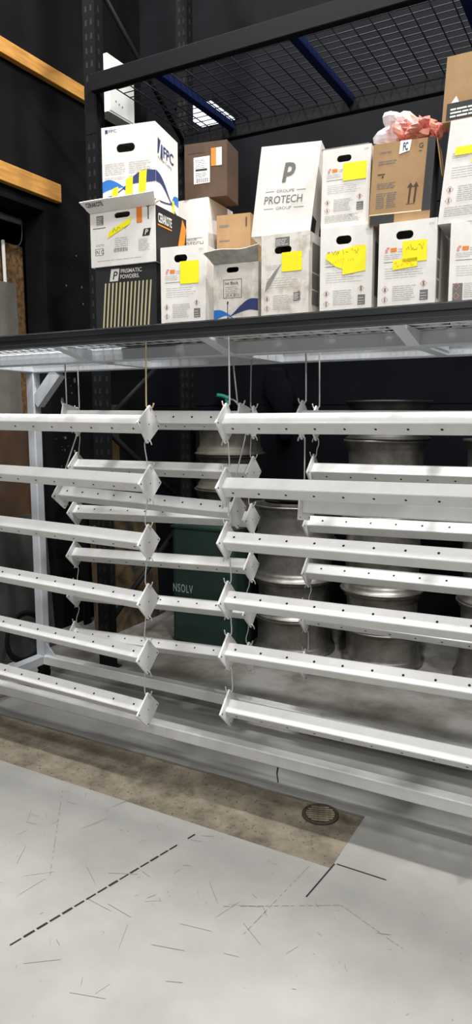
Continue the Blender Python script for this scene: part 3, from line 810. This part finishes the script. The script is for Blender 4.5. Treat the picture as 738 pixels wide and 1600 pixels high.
c.text('sticker_lettering', 'FC', .49, .875, .10, 'ink_navy', width=.08, bold=.03, lift=.002)
c.quads('tape', [[(.0, .115), (.86, .115), (.86, .13), (.0, .13)]], 'tape_clear', lift=.0002)
fl = MB().add([(0, 0, 0), (.0, .14, 0), (.016, .13, -.10), (.018, .02, -.115), (.003, 0, 0), (.003, .14, 0), (.019, .13, -.10), (.021, .02, -.115)], [(0,1,2,3),(4,7,6,5),(0,3,7,4),(1,5,6,2),(2,6,7,3),(0,4,5,1)]).build('side_flap', 'carton_kraft', c.root)
fl.location = (.206 + c.k*.263 + .002, 0, .259)
kroot = c
c = Carton('powder_carton', 'leaning white carton with yellow sticker carrying a brown carton on top', -.597, 2.465, SH+.304, 2, .196, .318, .20, 5.5, G1, 'carton_white', (.55, .80, .30, .075))
c.powder_label(81, [(.14, .655, .85, .735), (.42, .57, .7, .65)], logo=False)
c.hand('handwriting', .4, .67, .3, .05, 15)
c = Carton('taped_carton', 'brown carton with black and white tape along its lower edge, topmost at row end', -.598, 2.475, SH+.304+.319, 0, .25, .20, .24, 3, G1, 'carton_kraft')
c.quads('black_tape', [(.05, .02, .98, .28)], 'carton_black'); c.quads('tape_print', c.lines(.1, .06, .8, .22, 3, 91, .5) + [[(.10, .28), (.2, .28), (.16, .38)]], 'paper_white', lift=.0004)
# --- rear boxes
Carton('plain_carton', 'white carton hidden behind the front row, under the rear letterhead box', -1.885, 2.86, SH, 3.6, .17, .33, .26, 0, G1, 'carton_white')
c = Carton('letterhead_carton', 'shaded white letterhead carton standing behind the front row', -1.905, 2.86, SH+.331, 3.6, .172, .328, .26, 0, G1, 'carton_white')
c.text('brand_lettering', 'PROTECH', .12, .355, .07, 'ink_mid', width=.74); c.quads('rule_line', [(.18, .47, .84, .476), (.18, .30, .84, .306), (.1, .16, .95, .17)], 'ink_mid')
c.text('small_lettering', 'GROUPE', .36, .44, .03, 'ink_mid', width=.3)
c = Carton('brown_carton', 'dark brown carton with white shipping label and orange sticker, high behind', -1.85, 2.86, SH+.66, 10.6, .205, .238, .16, 0, G1, 'carton_brown')
c.quads('shipping_label', [[(.22, .26), (.60, .27), (.60, .75), (.22, .74)]], 'paper_white', lift=.0005)
c.quads('bar_code', [(.27+.016*k, .28, .27+.016*k+(.009 if k % 3 else .004), .36) for k in range(19)] + [(.26, .49, .54, .53)], 'ink_black', lift=.001)
c.quads('small_print', c.lines(.26, .55, .56, .71, 5, 95, .3) + c.lines(.26, .38, .56, .47, 3, 96, .4), 'ink_mid', lift=.001)
c.quads('orange_sticker', [(.63, .56, .75, .88)], 'sticker_orange', lift=.0005); c.quads('white_sticker', [(.75, .56, .88, .88)], 'ink_white', lift=.0005)
c.quads('printed_block', [(.08, .82, .48, .95)], 'ink_brown')
Carton('plain_carton', 'brown carton hidden behind the open wave-printed box', -1.66, 2.86, SH, 5, .17, .28, .24, 0, G1, 'carton_kraft')
c = Carton('kraft_carton', 'small brown carton standing upright behind the open wave-printed box', -1.675, 2.85, SH+.281, 9, .160, .283, .24, 0, G1, 'carton_kraft')
c.quads('small_print', c.lines(.08, .82, .4, .9, 1, 97, .4) + c.lines(.08, .6, .45, .64, 1, 98, .5), 'ink_mid'); c.quads('mark', [(.86, .80, .90, .94), (.62, .02, .68, .12), (.8, .02, .86, .12)], 'ink_brown')

# --- pink plastic wrap on the arrow carton
def blob(name, mt, rx, ry, rz, amp, seed, n=18, k=12):
    rnd = random.Random(seed); ph = [(rnd.uniform(0, 6.3), rnd.randint(2, 5), rnd.randint(1, 4), rnd.uniform(.4, 1)) for _ in range(6)]
    m = MB()
    for i in range(k+1):
        th = math.pi*i/k
        for j in range(n):
            p = 2*math.pi*j/n
            d = 1 + amp*sum(a*math.sin(q*p+o)*math.sin(r_*th+o) for o, q, r_, a in ph)/2
            m.v.append((rx*d*math.sin(th)*math.cos(p), ry*d*math.sin(th)*math.sin(p), rz*d*math.cos(th)))
    for i in range(k):
        for j in range(n):
            m.f.append([i*n+j, i*n+(j+1) % n, (i+1)*n+(j+1) % n, (i+1)*n+j]); m.sm.append(False)
    return m
zt = SH+.331+.264
pk = tag(empty('plastic_wrap', (-.722, 2.54, zt+.018)), 'crumpled pink and clear plastic wrap lying on the brown arrow box', 'wrap')
o = blob('a', 0, .062, .05, .032, .5, 2).build('wrap_bundle', 'pink_plastic', pk); o.location = (.03, 0, .026)
o = blob('a', 0, .05, .045, .04, .5, 5).build('wrap_bundle', 'pink_plastic', pk); o.location = (-.03, .01, .036)
o = blob('a', 0, .022, .03, .02, .5, 8).build('wrap_tail', 'pink_plastic', pk); o.location = (.095, .0, .014)
cl = bpy.data.materials.new('clear_film'); cl.use_nodes = True
b_ = cl.node_tree.nodes['Principled BSDF']; b_.inputs['Base Color'].default_value = (.9, .88, .9, 1); b_.inputs['Roughness'].default_value = .15; b_.inputs['Alpha'].default_value = .42
MATS['clear_film'] = cl
o = blob('a', 0, .06, .045, .046, .6, 9).build('clear_film', 'clear_film', pk); o.location = (-.045, .0, .042)

# ================================================================== WHEELS
def wheel_prof(Ro, H, flip=False):
    p = [(Ro, 0), (Ro, .010), (Ro-.006, .016), (Ro-.016, .018), (Ro-.018, .040), (Ro-.028, .052), (Ro-.034, .066), (Ro-.036, H*.42), (Ro-.034, H*.66),
         (Ro-.030, H-.052), (Ro-.018, H-.040), (Ro-.016, H-.018), (Ro-.006, H-.016), (Ro, H-.010), (Ro, H),
         (Ro-.010, H), (Ro-.022, H-.012), (Ro-.030, H-.045), (Ro-.046, H*.62), (Ro-.048, H*.4), (Ro-.032, .05), (Ro-.022, .012), (Ro-.010, 0)]
    return p
def wheel(loc, Ro, H, mt, label, group, rz):
    o = tag(empty('truck_wheel', loc, (0, 0, rz)), label, 'wheel', group)
    MB().lathe(wheel_prof(Ro, H), seg=56).build('rim', mt, o)
    m = MB(); Rd = Ro-.044
    m.lathe([(.11, H*.78), (Rd-.03, H*.70), (Rd, H*.52), (Rd, H*.46), (Rd-.035, H*.62), (.11, H*.70)], seg=40); m.build('disc', mt, o)
    hb = MB()
    for k in range(10):
        a = 2*math.pi*k/10; hb.lathe([(.001, H*.79), (.012, H*.79), (.012, H*.76), (.001, H*.76)], (.142*math.cos(a), .142*math.sin(a), 0), 8)
    tag(hb.build('lug_holes', 'hole_dark', o), kind='stuff')
    return o
ON = ['bottom', 'second', 'third', 'fourth', 'fifth', 'sixth', 'top']
def stack(x, y, z0, n, Ro, H, mts, where, top='top'):
    for k in range(n):
        nm = 'top' if k == n-1 else ON[k]
        wheel((x + random.uniform(-.008, .008), y + random.uniform(-.008, .008), z0 + k*(H+.001)), Ro*(1 - .03*((k*7) % 3 == 1)), H, mts[k % len(mts)],
              f'{nm} aluminium truck wheel{"" if nm in ("top", "bottom") else " from the floor"} in the {where}', 'stacked wheels', random.uniform(0, 6))
stack(-1.385, 4.55, 0, 7, .278, .25, ['alloy', 'alloy', 'alloy', 'alloy', 'alloy', 'alloy', 'alloy_dark'], 'tallest stack')
stack(-2.02, 4.52, 0, 4, .298, .262, ['alloy'], 'hose-topped stack beside the tank')
stack(-.62, 4.6, 0, 6, .285, .252, ['alloy'], 'stack beyond the tallest one')
# green tank with wheels on top
tk = tag(empty('solvent_tank', (-2.598, 4.53, 0)), 'dark green square metal tank with worn white lettering', 'tank')
m = MB(); c_ = .03; w_, d_ = .262, .33
m.prism([(-w_+c_, -d_), (w_-c_, -d_), (w_-.008, -d_+.008), (w_, -d_+c_), (w_, d_-c_), (w_-c_, d_), (-w_+c_, d_), (-w_, d_-c_), (-w_, -d_+c_), (-w_+.008, -d_+.008)], 2, 0.02, .86)
m.build('tank_body', 'tank_green', tk)
MB().box((-w_-.006, -d_-.006, .86), (w_+.006, d_+.006, .875)).build('tank_lid', 'tank_green', tk)
MB().box((-w_+.02, -d_+.02, 0), (w_-.02, d_-.02, .02)).build('foot_frame', 'rubber', tk)
vs, fs = text_mesh('NSOLV', .1, 1.15, 0, .001)
m = MB(); m.add([(-.255 + a*.50, -d_-.0012, .385 + b*.85) for a, b in vs], fs); m.build('lettering', 'tank_ink', tk, fix=False)
stack(-2.585, 4.58, .876, 3, .262, .25, ['alloy_dusty'], 'short stack on the green tank')
for o in bpy.data.objects:
    if o.name.startswith('truck_wheel') and o.location.z > .87 and abs(o.location.x+2.585) < .02: o['label'] = o['label'].replace('second aluminium truck wheel from the floor', 'middle aluminium truck wheel')

# hose coil on the shorter stack
hc = MB(); hp = []
for k in range(90):
    a = k*.21; r = .17 + .05*math.sin(k*.13)
    hp.append((r*math.cos(a), r*math.sin(a)*.9, .012 + .012*(k/30)))
o = hc.tube(hp, .012, 7).build('hose_coil', 'rubber'); o.location = (-2.01, 4.5, 4*.263)
tag(o, 'coiled black rubber hose lying on the wheel stack beside the tank', 'hose')

# ================================================================== UPPER PALLET RACK
UX, UY0, UY1 = -2.972, 3.50, 4.50
rk = tag(empty('pallet_rack', (UX, UY0, 0)), 'tall black pallet rack with punched uprights and dark wire deck above the boxes', 'rack')
def rb(name, a, b, mt, c=.004, parent=None):
    return MB().cbox((a[0]-UX, a[1]-UY0, a[2]), (b[0]-UX, b[1]-UY0, b[2]), c).build(name, mt, parent or rk)
HT = 5.2
for y in (UY0, UY1):
    for bx in (0, 4.4):
        # open channel upright: face, two returns, lips
        x0, x1 = UX+bx, UX+bx+.09
        pr = [(x0, y), (x1, y), (x1, y+.075), (x1-.02, y+.075), (x1-.02, y+.07), (x1-.004, y+.07), (x1-.004, y+.005), (x0+.004, y+.005), (x0+.004, y+.07), (x0+.02, y+.07), (x0+.02, y+.075), (x0, y+.075)]
        u = MB().prism([(p[0]-UX, p[1]-UY0) for p in pr], 2, 0, HT).build('upright', 'upright_black', rk)
        hm = MB()
        k = 0
        z = .12
        while z < HT-.1:
            for cx in (.026, .064):
                hm.add([(bx+cx-.009, y-UY0-.0006, z), (bx+cx+.009, y-UY0-.0006, z), (bx+cx+.006, y-UY0-.0006, z+.034), (bx+cx-.006, y-UY0-.0006, z+.034)], [(0, 1, 2, 3)])
            hm.add([(bx+.0906, y-UY0+.025, z), (bx+.0906, y-UY0+.045, z), (bx+.0906, y-UY0+.042, z+.034), (bx+.0906, y-UY0+.028, z+.034)], [(0, 1, 2, 3)])
            z += .0762
        if y == UY0 or bx == 0: tag(hm.build('punched_slots', 'pit_black', u, fix=False), kind='stuff')
        MB().box((x0-UX-.02, y-UY0-.02, 0), (x1-UX+.02, y-UY0+.1, .008)).build('base_plate', 'upright_black', u)
MB().box((.01, -.003, 3.33), (.08, 0.0, 3.62)).build('splice_plate', 'upright_black', rk)
for bx in (0, 4.4):
    zz = .3; fl_ = 0
    while zz < HT-.9:
        a = Vector((bx+.045, .06, zz)); b = Vector((bx+.045, UY1-UY0+.02, zz+.62))
        if fl_: a.z, b.z = b.z, a.z
        MB().tube([a, b], .022, 4).build('brace', 'upright_black', rk); zz += .66; fl_ ^= 1
DZ = 3.64
for y, mt in ((UY0-.05, 'upright_black'), (UY1-.05, 'upright_black')):
    rb('deck_beam', (UX+.09, y, DZ-.10), (UX+4.4, y+.05, DZ-.002), mt)
for k in range(5):
    x = UX+.45+k*.85
    rb('deck_support', (x, UY0+.01, DZ-.05), (x+.05, UY1+.035, DZ-.004), 'rack_navy')
m = MB(); x = UX+.1
while x < UX+4.4:
    m.tube([(x-UX, -.03, DZ), (x-UX, UY1-UY0+.06, DZ)], .0042, 4); x += .10
y = UY0
while y < UY1+.08:
    m.tube([(.09, y-UY0, DZ+.007), (4.4, y-UY0, DZ+.007)], .0042, 4); y += .066
tag(m.build('deck_mesh', 'deck_wire', rk), kind='stuff')

# lamp and wall box seen past the rack
lp = tag(empty('led_panel', (-2.98, 4.92, 3.95)), 'small lit white ceiling panel seen through the dark wire deck', 'lamp')
MB().box((-.17, -.2, .0), (.17, .2, .03)).build('housing', 'upright_black', lp); MB().box((-.15, -.18, -.006), (.15, .18, .0)).build('diffuser', 'lamp_glow', lp)
for x in (-.1, .1): MB().box((x-.01, .2, .005), (x+.01, .275, .025)).build('bracket', 'upright_black', lp)
wbx = tag(empty('wall_cabinet', (WX, 4.78, 4.0)), 'white wall box behind the rack upright diagonal', 'cabinet')
MB().cbox((0, -.17, 0), (.12, .17, .42), .006).build('cabinet_body', 'paper_white', wbx)
MB().box((.12, -.155, .015), (.126, .155, .405)).build('cabinet_door', 'paper_white', wbx)
m = MB()
for y, z in ((-.08, .10), (-.04, .09), (0, .085)): m.disc((.1268, y, z), (0, 1, 0), (0, 0, 1), .008)
tag(m.build('knockouts', 'ink_mid', wbx), kind='stuff')

# ================================================================== LEFT SIDE: timber, alcove boards
def thing(name, mb, mt, label, cat, loc=(0, 0, 0), rot=(0, 0, 0), group=None):
    o = mb.build(name, mt); o.location = loc; o.rotation_euler = rot
    return tag(o, label, cat, group)
thing('timber_beam', MB().cbox((0, -2.4, 0), (.05, 0, .125), .003), 'timber', 'pale yellow timber beam fixed over the dark wall opening', 'beam', (WX, 4.13, 3.213))
thing('timber_batten', MB().cbox((0, -1.2, 0), (.05, 0, .1), .003), 'timber', 'short timber batten high on the black wall beside the upright', 'beam', (WX, 4.53, 4.02))
pp = tag(empty('hanging_rail', (-4.05, 4.07, 3.09)), 'grey round hanging rail inside the dark opening', 'rail')
MB().tube([(0, -2.6, 0), (0, 0, 0)], .024, 12).build('rail_pipe', 'rail_grey', pp)
m = MB(); m.tube(smooth_path([(0, -.07, .025), (.02, -.07, .01), (.022, -.07, -.1), (.0, -.07, -.16), (0, -.12, -.19)], 4), .004, 5)
m.build('wire_hook', 'pipe_grey', pp)
MB().tube([(0, 0, 0), (0, .235, 0)], .016, 10).build('rail_end', 'pipe_grey', pp)
# boards standing in the opening
thing('chipboard_panel', MB().box((-.02, -.5, 0), (0, 0, 2.92)), 'osb', 'rough brown chipboard panel standing upright in the dark opening', 'board', (-4.03, 4.05, 0), (0, R(-1.0), 0))
thing('grey_sheet', MB().box((-.01, -.6, 0), (0, 0, 2.62)), 'sheet_grey', 'flat grey metal sheet leaning in front of the chipboard', 'sheet', (-3.96, 3.90, 0), (0, R(-1.0), 0))
thing('white_rod', MB().tube([(0, 0, 0), (0, 0, 2.92)], .013, 8), 'ink_white', 'thin white rod standing between the chipboard and the grey sheet', 'rod', (-3.996, 3.83, 0), (0, R(-1), 0))
thing('brown_board', MB().box((-.025, -.55, 0), (0, 0, 1.66)), 'brown_board', 'smooth brown board leaning beside the white post', 'board', (-3.74, 3.80, 0), (0, R(-2.5), 0))
thing('dark_sheet', MB().box((-.01, -.75, 0), (0, 0, .98)), 'sheet_dark', 'low dark grey sheet leaning against the boards', 'sheet', (-3.56, 3.72, 0), (0, R(-4), 0))
rg = MB(); rg.lathe([(.16, 0), (.18, .012), (.16, .024), (.14, .012)], seg=30)
thing('rubber_ring', rg, 'rubber', 'black rubber ring standing on edge by the sheets', 'ring', (-3.49, 3.34, .18), (0, R(88), R(0)))
# dirty plywood and stud behind the bars
ply = tag(empty('plywood_panel', (-3.35, 3.93, 0), (0, R(-2), 0)), 'stained plywood offcut leaning in the corner behind the bars', 'board')
MB().prism([(0, 0), (.80, 0), (.80, .86), (.42, .88), (0, .855)], 0, -.018, 0).build('panel', 'plywood_dirty', ply)
MB().box((.0005, .0, 0), (.012, .045, .85)).build('edge_batten', 'timber_dark', ply)
thing('timber_stud', MB().cbox((0, 0, 0), (.04, .10, 1.75), .003), 'timber_dark', 'upright timber stud standing behind the rear bars', 'stud', (-3.64, 4.46, 0))
random.seed(21)
for k, (y, mtn) in enumerate(((4.2, 'wall_black'), (4.34, 'sheet_black'), (4.62, 'sheet_black'))):
    lab = ['narrow black plank', 'dark weathered plank', 'broad dark plank'][k]
    thing('leaning_plank', MB().box((-.02, 0, 0), (0, random.uniform(.06, .11), random.uniform(1.1, 1.5))), mtn, f'{lab} leaning on the black wall behind the rear bars', 'plank', (-3.70, y, 0), (0, R(-2.5), 0), 'planks on the black wall')
# things on the dark back wall
jk = MB(); prof = []
for i in range(15):
    t = i/14; z = 2.02 - .58*t
    w0 = .085 + .02*math.sin(t*5) + (.02 if .2 < t < .45 else 0) - .03*max(0, t-.5); cx = -.02 + .09*min(1, max(0, (t-.2)/.4))
    for j in range(16):
        a = 2*math.pi*j/16
        jk.v.append((cx + w0*math.cos(a)*(1+.12*math.sin(3*a+t*6)), -.05+.045*math.sin(a), z-2.02))
for i in range(14):
    for j in range(16):
        jk.f.append([i*16+j, i*16+(j+1) % 16, (i+1)*16+(j+1) % 16, (i+1)*16+j]); jk.sm.append(True)
jk.f.append(list(range(16))); jk.sm.append(False); jk.f.append(list(range(14*16, 15*16))); jk.sm.append(False)
thing('hanging_garment', jk, 'navy_cloth', 'dark navy work garment hanging on the dark wall behind the wires', 'garment', (-2.47, 5.19, 2.04))
bb = tag(empty('wall_switch_box', (-2.87, 5.19, 1.38)), 'black box with a white label strip on the dark wall', 'box')
MB().cbox((-.09, -.1, 0), (.09, 0, .2), .01).build('housing', 'rubber', bb); MB().box((-.05, -.102, .055), (.05, -.1, .07)).build('label_strip', 'paper_white', bb)
MB().box((-.1, -.11, .2), (.1, 0, .22)).build('lid', 'navy_cloth', bb)
tp = tag(empty('spray_nozzle', (-2.93, 5.19, 1.80)), 'small teal spray nozzle hung on the dark wall', 'nozzle')
MB().tube(smooth_path([(-.09, -.05, .03), (-.03, -.05, .02), (.02, -.05, 0)], 4), .02, 10).build('barrel', 'teal_plastic', tp)
MB().tube(smooth_path([(.0, -.05, .0), (.01, -.05, -.06), (.0, -.05, -.09)], 4), .018, 10).build('grip', 'teal_plastic', tp)
MB().tube(smooth_path([(.02, -.05, 0), (.08, -.05, -.02), (.12, -.04, -.1), (.1, -.02, -.3)], 4), .009, 8).build('hose', 'pipe_grey', tp)
MB().tube([(0, 0, .03), (0, -.05, .02)], .006, 6).build('peg', 'pipe_grey', tp)
